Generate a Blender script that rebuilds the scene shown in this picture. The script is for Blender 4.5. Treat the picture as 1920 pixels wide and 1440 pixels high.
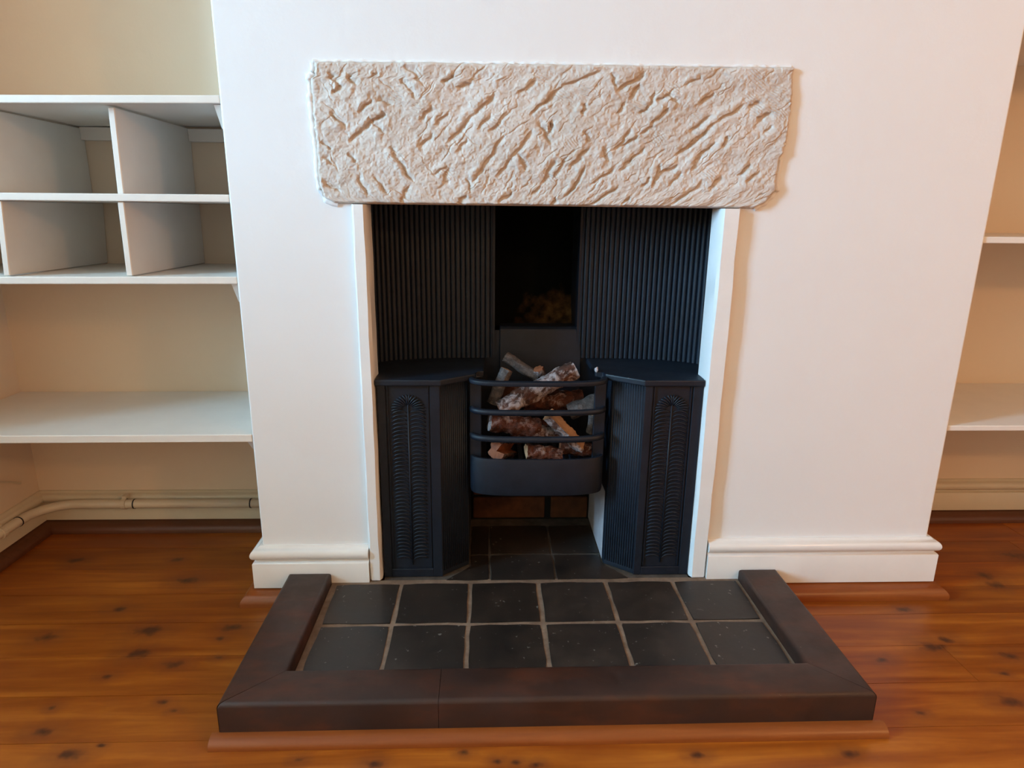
import bpy, bmesh, math, random
import numpy as np
from mathutils import Vector, Matrix, noise as mnoise

for o in list(bpy.data.objects):
    bpy.data.objects.remove(o, do_unlink=True)
scene = bpy.context.scene
COL = scene.collection
rng = random.Random(7)

# ------------------------------------------------------------------ camera
F_PX, PITCH, YAW, ROLL = 1212.9, -14.755, 2.242, 0.660
CAM = Vector((-0.1039, -1.3413, 0.863))
def cam_axes():
    a, b, c = map(math.radians, (PITCH, YAW, ROLL))
    f = Vector((math.sin(b)*math.cos(a), math.cos(b)*math.cos(a), math.sin(a)))
    r = Vector((math.cos(b), -math.sin(b), 0)); u = r.cross(f)
    return (r*math.cos(c)+u*math.sin(c), -r*math.sin(c)+u*math.cos(c), f)
cd = bpy.data.cameras.new('camera'); cam = bpy.data.objects.new('camera', cd); COL.objects.link(cam)
cd.sensor_width = 36; cd.lens = 36*F_PX/1920; cd.clip_start = 0.02
_r, _u, _f = cam_axes()
M = Matrix((_r, _u, -_f)).transposed().to_4x4(); M.translation = CAM
cam.matrix_world = M
scene.camera = cam

# ------------------------------------------------------------------ light and exposure
scene.view_settings.view_transform = 'Standard'
scene.view_settings.look = 'None'
scene.view_settings.gamma = 1
scene.view_settings.use_curve_mapping = False
scene.view_settings.exposure = 0.0
w = bpy.data.worlds.new('world'); scene.world = w; w.use_nodes = True
bg = w.node_tree.nodes['Background']; bg.inputs[0].default_value = (0.49, 0.77, 1.0, 1); bg.inputs[1].default_value = 0.6

RX0, RX1, RY0, RZ1 = -4.2, 2.9, -3.6, 2.6          # the room
WY0, WY1, WZ0, WZ1 = -2.30, -1.45, 1.15, 2.50       # daylight window in its left wall
def area(name, loc, rot, sx, sy, power, col):
    l = bpy.data.lights.new(name, 'AREA'); l.shape = 'RECTANGLE'; l.size = sx; l.size_y = sy
    l.energy = power; l.color = col
    o = bpy.data.objects.new(name, l); COL.objects.link(o); o.location = loc; o.rotation_euler = rot
    return o
area('window_daylight', (RX0-0.06, (WY0+WY1)/2, (WZ0+WZ1)/2), (0, -math.pi/2, 0), WZ1-WZ0, WY1-WY0, 470, (0.375, 0.70, 1.0))
def lamp(loc, power, col, rad):
    l = bpy.data.lights.new('lamp_bulb', 'POINT'); l.energy = power; l.color = col; l.shadow_soft_size = rad
    o = bpy.data.objects.new('lamp_bulb', l); COL.objects.link(o); o.location = loc
LAMP = (1.9, -2.2, 1.60)
lamp(LAMP, 41, (1.0, 0.50, 0.18), 0.08)

# ------------------------------------------------------------------ materials
def mat(name, color, rough=0.5, spec=0.5, metal=0.0):
    m = bpy.data.materials.new(name); m.use_nodes = True
    b = m.node_tree.nodes['Principled BSDF']
    b.inputs['Base Color'].default_value = (*color, 1); b.inputs['Roughness'].default_value = rough
    b.inputs['Specular IOR Level'].default_value = spec; b.inputs['Metallic'].default_value = metal
    return m
class NT:
    def __init__(s, m): s.t = m.node_tree; s.b = s.t.nodes['Principled BSDF']
    def n(s, typ, **kw):
        x = s.t.nodes.new(typ)
        for k, v in kw.items(): setattr(x, k, v)
        return x
    def l(s, a, b): s.t.links.new(a, b)
    def coord(s, scale=(1, 1, 1), what='Object'):
        c = s.n('ShaderNodeTexCoord'); mp = s.n('ShaderNodeMapping'); mp.inputs['Scale'].default_value = scale
        s.l(c.outputs[what], mp.inputs['Vector']); return mp.outputs[0]
    def noise(s, vec, scale, detail=4, rough=0.55, dist=0.0):
        x = s.n('ShaderNodeTexNoise'); x.inputs['Scale'].default_value = scale; x.inputs['Detail'].default_value = detail
        x.inputs['Roughness'].default_value = rough; x.inputs['Distortion'].default_value = dist
        s.l(vec, x.inputs['Vector']); return x.outputs['Fac']
    def ramp(s, fac, stops):
        x = s.n('ShaderNodeValToRGB'); e = x.color_ramp.elements
        e[0].position, e[0].color = stops[0][0], (*stops[0][1], 1); e[1].position, e[1].color = stops[-1][0], (*stops[-1][1], 1)
        for p, c in stops[1:-1]:
            k = e.new(p); k.color = (*c, 1)
        s.l(fac, x.inputs[0]); return x.outputs[0]
    def mix(s, fac, a, b, mode='MIX'):
        x = s.n('ShaderNodeMix', data_type='RGBA', blend_type=mode)
        for i, v in ((0, fac), (6, a), (7, b)):
            if isinstance(v, (int, float)): x.inputs[i].default_value = v
            elif isinstance(v, tuple): x.inputs[i].default_value = (*v, 1)
            else: s.l(v, x.inputs[i])
        return x.outputs[2]
    def math(s, op, a, b=0.0, clamp=False):
        x = s.n('ShaderNodeMath', operation=op); x.use_clamp = clamp
        for i, v in ((0, a), (1, b)):
            if isinstance(v, (int, float)): x.inputs[i].default_value = v
            else: s.l(v, x.inputs[i])
        return x.outputs[0]
    def maprange(s, v, a, b, c, d):
        x = s.n('ShaderNodeMapRange')
        for i, k in enumerate((a, b, c, d)): x.inputs[i+1].default_value = k
        s.l(v, x.inputs[0]); return x.outputs[0]
    def bump(s, h, strength=0.3, dist=0.002):
        x = s.n('ShaderNodeBump'); x.inputs['Strength'].default_value = strength; x.inputs['Distance'].default_value = dist
        s.l(h, x.inputs['Height']); s.l(x.outputs[0], s.b.inputs['Normal'])
    def color(s, c): s.l(c, s.b.inputs['Base Color'])
    def rough(s, c): s.l(c, s.b.inputs['Roughness'])

def plaster(name, c0, c1, rough=0.6):
    m = mat(name, c0, rough, 0.35); t = NT(m); v = t.coord()
    n1 = t.noise(v, 2.2, 4); t.color(t.ramp(n1, [(0.3, c0), (0.7, c1)]))
    n2 = t.noise(v, 26, 6, 0.6); n3 = t.noise(v, 5, 3)
    t.bump(t.math('ADD', n2, t.math('MULTIPLY', n3, 1.5)), 0.22, 0.004)
    return m
M_WALL = plaster('white_wall_paint', (0.86, 0.85, 0.85), (0.88, 0.87, 0.87))
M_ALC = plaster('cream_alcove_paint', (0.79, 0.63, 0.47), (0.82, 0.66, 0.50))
M_ROOM = plaster('room_paint', (0.76, 0.55, 0.34), (0.78, 0.57, 0.36))
M_CEIL = plaster('ceiling_paint', (0.80, 0.71, 0.58), (0.82, 0.73, 0.60))

def gloss_paint(name, c, rough=0.32):
    m = mat(name, c, rough, 0.5); t = NT(m); v = t.coord((1, 1, 1))
    n = t.noise(v, 14, 5); t.color(t.ramp(n, [(0.3, tuple(k*0.95 for k in c)), (0.7, c)]))
    t.bump(t.noise(v, 60, 4), 0.12, 0.002); return m
M_TRIM = gloss_paint('white_gloss_trim', (0.86, 0.83, 0.80), 0.2)
M_JAMB = gloss_paint('white_jamb_paint', (0.90, 0.89, 0.88), 0.35)
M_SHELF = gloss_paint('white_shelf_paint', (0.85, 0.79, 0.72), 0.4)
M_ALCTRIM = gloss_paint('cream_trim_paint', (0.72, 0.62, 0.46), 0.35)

def iron_mat():
    m = mat('blackened_cast_iron', (0.012, 0.017, 0.026), 0.5, 0.4); t = NT(m); v = t.coord()
    n = t.noise(v, 30, 6, 0.65)
    t.color(t.ramp(n, [(0.25, (0.0035, 0.0065, 0.012)), (0.75, (0.008, 0.014, 0.027))]))
    t.rough(t.maprange(t.noise(v, 12, 4), 0.2, 0.8, 0.42, 0.62))
    t.bump(t.noise(v, 160, 5, 0.6), 0.25, 0.0012); return m
M_IRON = iron_mat()

def stone_mat():
    m = mat('tooled_limestone', (0.5, 0.44, 0.39), 0.85, 0.25); t = NT(m); v = t.coord()
    n1 = t.noise(v, 7, 5); n2 = t.noise(v, 55, 6, 0.65)
    base = t.ramp(n1, [(0.3, (0.58, 0.49, 0.42)), (0.55, (0.66, 0.575, 0.51)), (0.75, (0.72, 0.65, 0.60))])
    c = t.mix(0.35, base, t.ramp(n2, [(0.3, (0.48, 0.38, 0.31)), (0.65, (0.78, 0.71, 0.66))]))
    geo = t.n('ShaderNodeAttribute', attribute_name='groove_shade')
    c = t.mix(t.maprange(geo.outputs['Fac'], 0.35, 1.0, 0, 0.45), c, (0.50, 0.34, 0.21))  # shade of the chisel cuts painted as a brown tint
    t.color(c)
    t.bump(t.noise(v, 140, 6, 0.7), 0.35, 0.002); return m
M_STONE = stone_mat()

# knots in the boards: x, y on the floor and half-length
KNOTS = [
    (-0.82,-0.12,0.0286), (-0.805,-0.197,0.0246), (-0.718,-0.229,0.0169), (-0.923,-0.043,0.0164), (-0.648,-0.114,0.021),
    (-0.658,-0.152,0.0102), (-0.821,0.07,0.0236), (-0.891,0.171,0.0141), (-0.86,-0.399,0.0167), (-0.788,-0.448,0.02),
    (-0.69,-0.333,0.01), (-0.66,-0.355,0.0076), (-0.828,-0.262,0.0105), (-1.019,-0.14,0.0204), (-1.144,0.172,0.0218),
    (-0.641,-0.212,0.0086), (-0.745,-0.43,0.0061), (-0.881,-0.342,0.0088), (0.871,-0.187,0.0182), (0.824,-0.212,0.0255),
    (0.862,-0.368,0.0204), (0.848,-0.08,0.0168), (0.498,-0.479,0.0143), (1.139,0.059,0.0246), (1.14,0.016,0.021),
    (1.298,0.153,0.026), (0.679,-0.392,0.0088), (0.965,-0.242,0.0176), (0.695,-0.248,0.0149), (0.91,-0.293,0.0096),
    (-0.142,-0.459,0.0091), (-0.087,-0.479,0.008), (-0.056,-0.482,0.008), (-0.024,-0.487,0.0099), (0.246,-0.474,0.0122),
    (-0.41,-0.468,0.009), (-0.288,-0.479,0.0139)]
def pine_mat():
    m = mat('varnished_pine', (0.4, 0.16, 0.05), 0.36, 0.45); t = NT(m)
    oi = t.n('ShaderNodeObjectInfo')
    c = t.n('ShaderNodeTexCoord')
    add = t.n('ShaderNodeVectorMath', operation='ADD'); sc = t.n('ShaderNodeVectorMath', operation='SCALE')
    comb = t.n('ShaderNodeCombineXYZ'); t.l(oi.outputs['Random'], comb.inputs[0]); t.l(oi.outputs['Random'], comb.inputs[1])
    t.l(comb.outputs[0], sc.inputs[0]); sc.inputs['Scale'].default_value = 37.0
    t.l(c.outputs['Object'], add.inputs[0]); t.l(sc.outputs[0], add.inputs[1])
    mp = t.n('ShaderNodeMapping'); mp.inputs['Scale'].default_value = (1.6, 22, 22); t.l(add.outputs[0], mp.inputs['Vector'])
    g = t.noise(mp.outputs[0], 1.6, 6, 0.6, 0.6)
    base = t.ramp(g, [(0.25, (0.20, 0.040, 0.003)), (0.5, (0.335, 0.085, 0.0065)), (0.75, (0.50, 0.158, 0.014))])
    mp2 = t.n('ShaderNodeMapping'); mp2.inputs['Scale'].default_value = (1.5, 5, 5); t.l(add.outputs[0], mp2.inputs['Vector'])
    blot = t.noise(mp2.outputs[0], 2.0, 4)
    base = t.mix(t.maprange(blot, 0.45, 0.70, 0, 0.7), base, (0.215, 0.040, 0.004))
    tone = t.maprange(oi.outputs['Random'], 0, 1, 0.86, 1.12)
    hsv = t.n('ShaderNodeHueSaturation'); t.l(base, hsv.inputs['Color']); t.l(tone, hsv.inputs['Value']); base = hsv.outputs[0]
    # knots of the boards, each at its own place in the timber
    wob = t.n('ShaderNodeTexNoise'); wob.inputs['Scale'].default_value = 45; t.l(c.outputs['Object'], wob.inputs['Vector'])
    acc = None
    for (kx, ky, sx) in KNOTS:
        sy = sx*0.62
        s = t.n('ShaderNodeVectorMath', operation='SUBTRACT'); t.l(c.outputs['Object'], s.inputs[0]); s.inputs[1].default_value = (kx, ky, 0)
        k = t.n('ShaderNodeVectorMath', operation='MULTIPLY'); t.l(s.outputs[0], k.inputs[0]); k.inputs[1].default_value = (1/sx, 1/sy, 0)
        le = t.n('ShaderNodeVectorMath', operation='LENGTH'); t.l(k.outputs[0], le.inputs[0])
        acc = le.outputs['Value'] if acc is None else t.math('MINIMUM', acc, le.outputs['Value'])
    acc = t.math('ADD', acc, t.math('MULTIPLY', t.math('SUBTRACT', wob.outputs['Fac'], 0.5), 2.4))
    halo = t.maprange(acc, 0.6, 3.4, 0.6, 0.0); core = t.maprange(acc, 0.1, 1.15, 0.85, 0.0)
    base = t.mix(halo, base, (0.17, 0.045, 0.012)); base = t.mix(core, base, (0.05, 0.015, 0.008))
    t.color(base)
    t.rough(t.maprange(g, 0.2, 0.8, 0.30, 0.42))
    t.bump(g, 0.08, 0.002); return m
M_PINE = pine_mat()

def wood(name, c0, c1, rough, scale=(3, 40, 40), bump=0.15):
    m = mat(name, c0, rough, 0.45); t = NT(m); v = t.coord(scale)
    g = t.noise(v, 1.5, 6, 0.6, 0.4); t.color(t.ramp(g, [(0.28, c0), (0.72, c1)]))
    t.bump(t.noise(t.coord(), 90, 5), bump, 0.0015); return m
M_BEAD = wood('stained_pine_beading', (0.21, 0.050, 0.009), (0.31, 0.082, 0.015), 0.34)
M_DBEAD = wood('dark_stained_beading', (0.10, 0.034, 0.014), (0.15, 0.052, 0.022), 0.45)
def kerb_mat():
    m = mat('dark_brown_kerb', (0.05, 0.022, 0.014), 0.42, 0.5); t = NT(m); v = t.coord()
    g = t.noise(t.coord((2.5, 6, 6)), 3.0, 5, 0.6)
    c = t.ramp(g, [(0.28, (0.023, 0.0105, 0.0075)), (0.5, (0.037, 0.0135, 0.0075)), (0.72, (0.072, 0.019, 0.007))])
    s = t.noise(v, 150, 3, 0.5); c = t.mix(t.maprange(s, 0.74, 0.8, 0, 0.35), c, (0.3, 0.24, 0.2))
    t.color(c); t.rough(t.maprange(t.noise(v, 20, 4), 0.3, 0.7, 0.42, 0.6)); t.bump(t.noise(v, 70, 5), 0.15, 0.002); return m
M_KERB = kerb_mat()
def tile_mat():
    m = mat('black_quarry_tile', (0.02, 0.02, 0.02), 0.45, 0.5); t = NT(m); v = t.coord()
    oi = t.n('ShaderNodeObjectInfo')
    g = t.noise(v, 9, 6, 0.6)
    c = t.ramp(g, [(0.3, (0.011, 0.0095, 0.0088)), (0.55, (0.027, 0.018, 0.013)), (0.75, (0.052, 0.034, 0.024))])
    c = t.mix(t.maprange(oi.outputs['Random'], 0, 1, 0.0, 0.35), c, (0.024, 0.021, 0.020))
    s = t.noise(v, 95, 2, 0.5); c = t.mix(t.maprange(s, 0.70, 0.75, 0, 0.5), c, (0.30, 0.28, 0.24))
    t.color(c); t.rough(t.maprange(g, 0.3, 0.7, 0.36, 0.52)); t.bump(t.noise(v, 45, 5), 0.18, 0.002); return m
M_TILE = tile_mat()
def simple(name, c0, c1, rough, sc, bump=0.4, dist=0.003):
    m = mat(name, c0, rough, 0.3); t = NT(m); v = t.coord()
    t.color(t.ramp(t.noise(v, sc, 6, 0.65), [(0.3, c0), (0.7, c1)])); t.bump(t.noise(v, sc*3, 6, 0.65), bump, dist); return m
M_GROUT = simple('tan_mortar', (0.15, 0.095, 0.062), (0.27, 0.185, 0.13), 0.9, 30)
M_SOOTBRICK = simple('sooty_brick', (0.050, 0.018, 0.008), (0.12, 0.045, 0.016), 0.9, 16)
M_SOOT = simple('soot', (0.004, 0.004, 0.004), (0.010, 0.009, 0.008), 0.95, 10)
M_RUBBLE = simple('sooty_rubble', (0.012, 0.008, 0.005), (0.16, 0.085, 0.032), 0.95, 11)
M_WHITEWASH = simple('whitewash', (0.42, 0.38, 0.40), (0.55, 0.5, 0.52), 0.8, 20, 0.3)
def bark_mat(name, dark, mid, light, lo, hi):
    m = mat(name, mid, 0.8, 0.3); t = NT(m); v = t.coord()
    c = t.ramp(t.noise(v, 60, 6, 0.7), [(0.32, dark), (0.52, mid), (0.75, tuple(k*1.7 for k in mid))])
    pt = t.noise(v, 38, 7, 0.72, 0.6); c = t.mix(t.maprange(pt, lo, hi, 0, 0.9), c, light)
    t.color(c); t.bump(t.math('ADD', pt, t.noise(v, 140, 5)), 0.9, 0.004); return m
M_BARK = bark_mat('crusty_bark', (0.014, 0.007, 0.005), (0.085, 0.034, 0.021), (0.42, 0.35, 0.34), 0.46, 0.58)
M_BARKRED = bark_mat('red_brown_bark', (0.012, 0.004, 0.003), (0.08, 0.023, 0.011), (0.34, 0.25, 0.23), 0.54, 0.66)
M_BARKGREY = bark_mat('grey_bark', (0.045, 0.037, 0.036), (0.10, 0.085, 0.08), (0.20, 0.175, 0.17), 0.52, 0.70)
M_CUT = wood('pale_cut_wood', (0.38, 0.20, 0.10), (0.52, 0.30, 0.17), 0.7, (60, 60, 60), 0.2)
M_CUTRED = wood('red_cut_wood', (0.16, 0.045, 0.015), (0.30, 0.095, 0.035), 0.7, (60, 60, 60), 0.2)
M_BLACK = mat('black_rubber', (0.012, 0.01, 0.01), 0.6)
M_PIPE = gloss_paint('cream_pipe_paint', (0.72, 0.61, 0.45), 0.3)
M_GLASS = mat('window_glass', (1, 1, 1), 0.0); M_GLASS.node_tree.nodes['Principled BSDF'].inputs['Transmission Weight'].default_value = 1.0

# ------------------------------------------------------------------ mesh helpers
def link(name, me, m, parent=None, smooth=False):
    o = bpy.data.objects.new(name, me); COL.objects.link(o)
    if m: me.materials.append(m)
    if parent: o.parent = parent
    if smooth:
        for p in me.polygons: p.use_smooth = True
    return o
def obj(name, bm, m, parent=None, smooth=False):
    bmesh.ops.recalc_face_normals(bm, faces=bm.faces[:])
    me = bpy.data.meshes.new(name); bm.to_mesh(me); bm.free()
    return link(name, me, m, parent, smooth)
def tag(o, label=None, cat=None, group=None, kind=None):
    if label: o['label'] = label
    if cat: o['category'] = cat
    if group: o['group'] = group
    if kind: o['kind'] = kind
    return o
def struct(o, label, cat):
    return tag(o, label, cat, kind='structure')
def thing(name, label, cat, group=None):
    o = bpy.data.objects.new(name, None); COL.objects.link(o); o.empty_display_size = 0.05
    return tag(o, label, cat, group)
def box(x0, x1, y0, y1, z0, z1, bev=0.0, seg=2, bm=None):
    b = bmesh.new()
    v = [b.verts.new((x, y, z)) for z in (z0, z1) for y in (y0, y1) for x in (x0, x1)]
    for f in ((0, 1, 3, 2), (4, 6, 7, 5), (0, 4, 5, 1), (2, 3, 7, 6), (0, 2, 6, 4), (1, 5, 7, 3)): b.faces.new([v[i] for i in f])
    if bev: bmesh.ops.bevel(b, geom=b.edges[:], offset=bev, segments=seg, affect='EDGES', profile=0.5)
    if bm is None: return b
    me = bpy.data.meshes.new('t'); b.to_mesh(me); b.free(); bm.from_mesh(me); bpy.data.meshes.remove(me); return bm
def prism(pts, axis, a, b2, bev=0.0, seg=2, bm=None):
    """polygon pts in the two remaining axes, extruded along axis from a to b2"""
    b = bmesh.new()
    def P(p, t):
        return {'X': (t, p[0], p[1]), 'Y': (p[0], t, p[1]), 'Z': (p[0], p[1], t)}[axis]
    A = [b.verts.new(P(p, a)) for p in pts]; B = [b.verts.new(P(p, b2)) for p in pts]
    b.faces.new(A); b.faces.new(B[::-1]); n = len(pts)
    for i in range(n): b.faces.new((A[i], B[i], B[(i+1) % n], A[(i+1) % n]))
    if bev: bmesh.ops.bevel(b, geom=b.edges[:], offset=bev, segments=seg, affect='EDGES', profile=0.5)
    if bm is None: return b
    me = bpy.data.meshes.new('t'); b.to_mesh(me); b.free(); bm.from_mesh(me); bpy.data.meshes.remove(me); return bm
def tube(bm, pts, r, n=8, cap=True):
    pts = [Vector(p) for p in pts]; rings = []
    rr = r if isinstance(r, (list, tuple)) else [r]*len(pts)
    up = Vector((0, 0, 1)); 
    for i, p in enumerate(pts):
        d = (pts[min(i+1, len(pts)-1)]-pts[max(i-1, 0)]).normalized()
        ref = up if abs(d.dot(up)) < 0.9 else Vector((0, 1, 0))
        u = d.cross(ref).normalized(); v = d.cross(u)
        rings.append([bm.verts.new(p+(u*math.cos(2*math.pi*k/n)+v*math.sin(2*math.pi*k/n))*rr[i]) for k in range(n)])
    for a, b in zip(rings, rings[1:]):
        for k in range(n): bm.faces.new((a[k], a[(k+1) % n], b[(k+1) % n], b[k]))
    if cap: bm.faces.new(rings[0][::-1]); bm.faces.new(rings[-1])
    return bm
def sweep(profile, path, side=1):
    """profile of (out, z) swept along a floor polyline with mitred corners; out is measured to the right of travel * side"""
    b = bmesh.new(); P = [Vector((x, y, 0)) for x, y in path]; rings = []
    for i, p in enumerate(P):
        ds = []
        if i > 0: ds.append((P[i]-P[i-1]).normalized())
        if i < len(P)-1: ds.append((P[i+1]-P[i]).normalized())
        ns = [Vector((d.y, -d.x, 0))*side for d in ds]
        n = sum(ns, Vector()).normalized(); k = 1/max(0.2, n.dot(ns[0]))
        rings.append([b.verts.new(p+n*(o*k)+Vector((0, 0, z))) for o, z in profile])
    m = len(profile)
    for a, c in zip(rings, rings[1:]):
        for j in range(m): b.faces.new((a[j], a[(j+1) % m], c[(j+1) % m], c[j]))
    b.faces.new(rings[0]); b.faces.new(rings[-1][::-1]); return b
def smooth_by_angle(o, deg=35):
    me = o.data
    for p in me.polygons: p.use_smooth = True
    try: me.set_sharp_from_angle(angle=math.radians(deg))
    except Exception: pass
    return o

# ------------------------------------------------------------------ measured layout
XL, XR = -0.612, 0.929           # chimney breast
AYL, AYR = 0.357, 0.384          # back of the two alcoves
AX = -1.340                      # left alcove side wall
ARX = 1.75                       # right alcove side wall
ZLB = 0.8785                     # underside of the lintel
JL0, JL1, JR0, JR1 = -0.372, -0.344, 0.367, 0.405
ZH = 0.048                       # hearth tile surface

# ------------------------------------------------------------------ room shell
fl = obj('floor', box(RX0, RX1, RY0, 0.46, -0.06, -0.0205), M_DBEAD)
struct(fl, 'varnished orange pine floorboards running along the chimney wall', 'floor')
PW = 0.1093
def plank(x0, x1, y0, y1):
    b = box(x0+0.0005, x1-0.0005, y0+0.0005, y1-0.0005, -0.020, rng.uniform(-0.0004, 0.0))
    return obj('plank', b, M_PINE, fl)
for k in range(-3, 33):
    y1 = 0.0135-PW*k; y0 = y1-PW
    top = min(y1, 0.42)
    if y0 > 0.40: continue
    js = {2: [0.845], 3: [-1.6], 0: [-1.9, 1.4], 5: [0.5], 7: [-0.4]}.get(k, [rng.uniform(-3.2, -1.5), rng.uniform(1.3, 2.0)])
    if k > 5: js = sorted([rng.uniform(-3, -1.2), rng.uniform(-0.6, 1.6)])
    xs = [RX0]+sorted(js)+[RX1]
    for a, c in zip(xs, xs[1:]): plank(a, c, y0, top)

# chimney breast: plastered front with a T-shaped hole for the lintel and the fireplace, and two flanks
bm = prism([(XL, 0), (JL0, 0), (JL0, ZLB), (-0.392, ZLB), (-0.420, 0.905), (-0.420, 1.124), (0.464, 1.124), (0.464, 0.920), (0.418, ZLB), (JR1, ZLB), (JR1, 0), (XR, 0), (XR, RZ1), (XL, RZ1)], 'Y', 0.0, 0.05)
ed = [e for e in bm.edges if abs(e.verts[0].co.x-e.verts[1].co.x) < 1e-6 and abs(e.verts[0].co.y) < 1e-6 and abs(e.verts[1].co.y) < 1e-6 and (abs(e.verts[0].co.x-XL) < 1e-5 or abs(e.verts[0].co.x-XR) < 1e-5)]
bmesh.ops.bevel(bm, geom=ed, offset=0.004, segments=3, affect='EDGES', profile=0.5)
box(XL, XL+0.06, 0.05, AYL, 0, RZ1, bm=bm); box(XR-0.06, XR, 0.05, AYR, 0, RZ1, bm=bm)
WC = struct(obj('wall_chimney', bm, M_WALL), 'white plastered chimney breast around the fireplace', 'wall')
struct(obj('wall_back_left', box(AX-0.05, XL+0.06, AYL, AYL+0.06, 0, RZ1), M_ALC), 'cream back wall of the shelved alcove with the pigeonholes', 'wall')
struct(obj('wall_back_right', box(XR-0.06, ARX+0.05, AYR, AYR+0.06, 0, RZ1), M_ALC), 'cream back wall of the alcove with three plain shelves', 'wall')
struct(obj('wall_chimney_rear', box(XL+0.06, XR-0.06, 0.38, 0.444, 0, RZ1), M_SOOT), 'soot-black rear of the chimney behind the flue', 'wall')
struct(obj('wall_alcove_left', box(AX-0.05, AX, -0.06, AYL, 0, RZ1), M_ALC), 'cream side wall of the alcove, pipe running along its foot', 'wall')
struct(obj('wall_alcove_right', box(ARX, ARX+0.05, -0.06, AYR, 0, RZ1), M_ALC), 'cream side wall closing the alcove with plain shelves', 'wall')
struct(obj('wall_front_left', box(RX0, AX-0.05, -0.06, -0.01, 0, RZ1), M_ROOM), 'cream wall beyond the pigeonhole alcove', 'wall')
struct(obj('wall_front_right', box(ARX+0.05, RX1, -0.06, -0.01, 0, RZ1), M_ROOM), 'cream wall beyond the plain shelf alcove', 'wall')
struct(obj('wall_right', box(RX1, RX1+0.05, RY0, -0.01, 0, RZ1), M_ROOM), 'cream side wall opposite the window', 'wall')
struct(obj('wall_rear', box(RX0, RX1, RY0-0.05, RY0, 0, RZ1), M_ROOM), 'cream wall facing the fireplace', 'wall')
bm = box(RX0-0.12, RX0, RY0, WY0, 0, RZ1); box(RX0-0.12, RX0, WY1, -0.01, 0, RZ1, bm=bm)
box(RX0-0.12, RX0, WY0, WY1, 0, WZ0, bm=bm); box(RX0-0.12, RX0, WY0, WY1, WZ1, RZ1, bm=bm)
struct(obj('wall_left', bm, M_ROOM), 'cream wall with the window that lights the room', 'wall')
struct(obj('ceiling', box(RX0, RX1, RY0, 0.46, RZ1, RZ1+0.05), M_CEIL), 'white ceiling above the fireplace room', 'ceiling')
bm = box(RX0-0.05, RX0, WY0, WY0+0.05, WZ0, WZ1)
for a in (WY1-0.05, (WY0+WY1)/2-0.02): box(RX0-0.05, RX0, a, a+0.05, WZ0, WZ1, bm=bm)
for a in (WZ0, WZ1-0.05, (WZ0+WZ1)/2): box(RX0-0.05, RX0, WY0, WY1, a, a+0.05, bm=bm)
struct(obj('window_1', bm, M_TRIM), 'white wooden sash window bringing in the daylight', 'window')

# standing lamp in the room, behind the camera
pl = thing('floor_lamp', 'warm floor lamp on a slim black stem by the side wall', 'lamp'); pl.location = (LAMP[0], LAMP[1], 0)
obj('base', tube(bmesh.new(), [(0, 0, 0.0), (0, 0, 0.02), (0, 0, 0.03)], [0.13, 0.13, 0.02], 24), M_BLACK, pl)
obj('stem', tube(bmesh.new(), [(0, 0, 0.03), (0, 0, LAMP[2]-0.19)], 0.009, 10), M_BLACK, pl)
obj('lamp_holder', tube(bmesh.new(), [(0, 0, LAMP[2]-0.19), (0, 0, LAMP[2]-0.13)], [0.014, 0.022], 12), M_BLACK, pl)

# upholstered chair added out of view to shade the lower left wall
M_FAB = simple('brown_upholstery', (0.10, 0.055, 0.035), (0.15, 0.085, 0.055), 0.9, 60, 0.2)
ac = thing('shade_armchair', 'unseen brown upholstered chair added beside the pigeonhole alcove to shade the lower left wall', 'chair'); ac.location = (-1.95, -0.72, 0)
obj('seat', box(-0.30, 0.36, -0.30, 0.30, 0.14, 0.44, 0.05, 4), M_FAB, ac, True)
obj('backrest', prism([(-0.42, 0.14), (-0.24, 0.14), (-0.30, 1.08), (-0.47, 1.08)], 'Y', -0.36, 0.36, 0.05, 4), M_FAB, ac, True)
for sg in (-1, 1):
    obj('armrest', box(-0.34, 0.34, sg*0.36-0.06, sg*0.36+0.06, 0.14, 0.62, 0.045, 4), M_FAB, ac, True)
    for x in (-0.33, 0.29): obj('leg', tube(bmesh.new(), [(x, sg*0.33, 0.0), (x, sg*0.33, 0.16)], [0.016, 0.024], 10), M_DBEAD, ac)

# skirting boards and beadings
def skirt_profile(z0, zt, t=0.020, drop=0.0):
    h = zt-z0
    zb = zt-0.031
    pr = [(0, z0), (t, z0), (t, zb-0.008), (t-0.002, zb-0.005), (t-0.007, zb-0.003), (t-0.008, zb)]
    for k in range(9):
        a = -math.pi/2+math.pi*k/8
        pr.append((t-0.009+0.012*math.cos(a), zb+0.013+0.013*math.sin(a)))
    pr += [(t-0.012, zt-0.003), (t-0.015, zt), (0, zt)]
    return pr
def quad(w, h, z0=0.0, n=6):
    return [(0, z0), (w, z0)]+[(w*math.cos(a), z0+h*(0.25+0.75*math.sin(a))) for a in [math.pi/2*k/n for k in range(n+1)]]+[(0, z0+h)]
def trim(name, bm, m, label):
    return struct(smooth_by_angle(obj(name, bm, m)), label, 'trim')
trim('baseboard_left', sweep(skirt_profile(0.0345, 0.133), [(JL0, -0.0), (XL, 0.0), (XL, 0.30)], side=-1), M_TRIM, 'white moulded skirting board left of the fireplace opening')
trim('baseboard_right', sweep(skirt_profile(0.0345, 0.142), [(JR1, 0.0), (XR, 0.0), (XR, 0.33)], side=1), M_TRIM, 'white moulded skirting board right of the fireplace opening')
trim('trim_1', sweep(quad(0.046, 0.034), [(-0.551, 0.0), (XL, 0.0), (XL, 0.295)], side=-1), M_BEAD, 'stained quarter-round beading under the left breast skirting')
trim('trim_2', sweep(quad(0.046, 0.034), [(0.567, 0.0), (XR, 0.0), (XR, 0.325)], side=1), M_BEAD, 'stained quarter-round beading under the right breast skirting')
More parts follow.
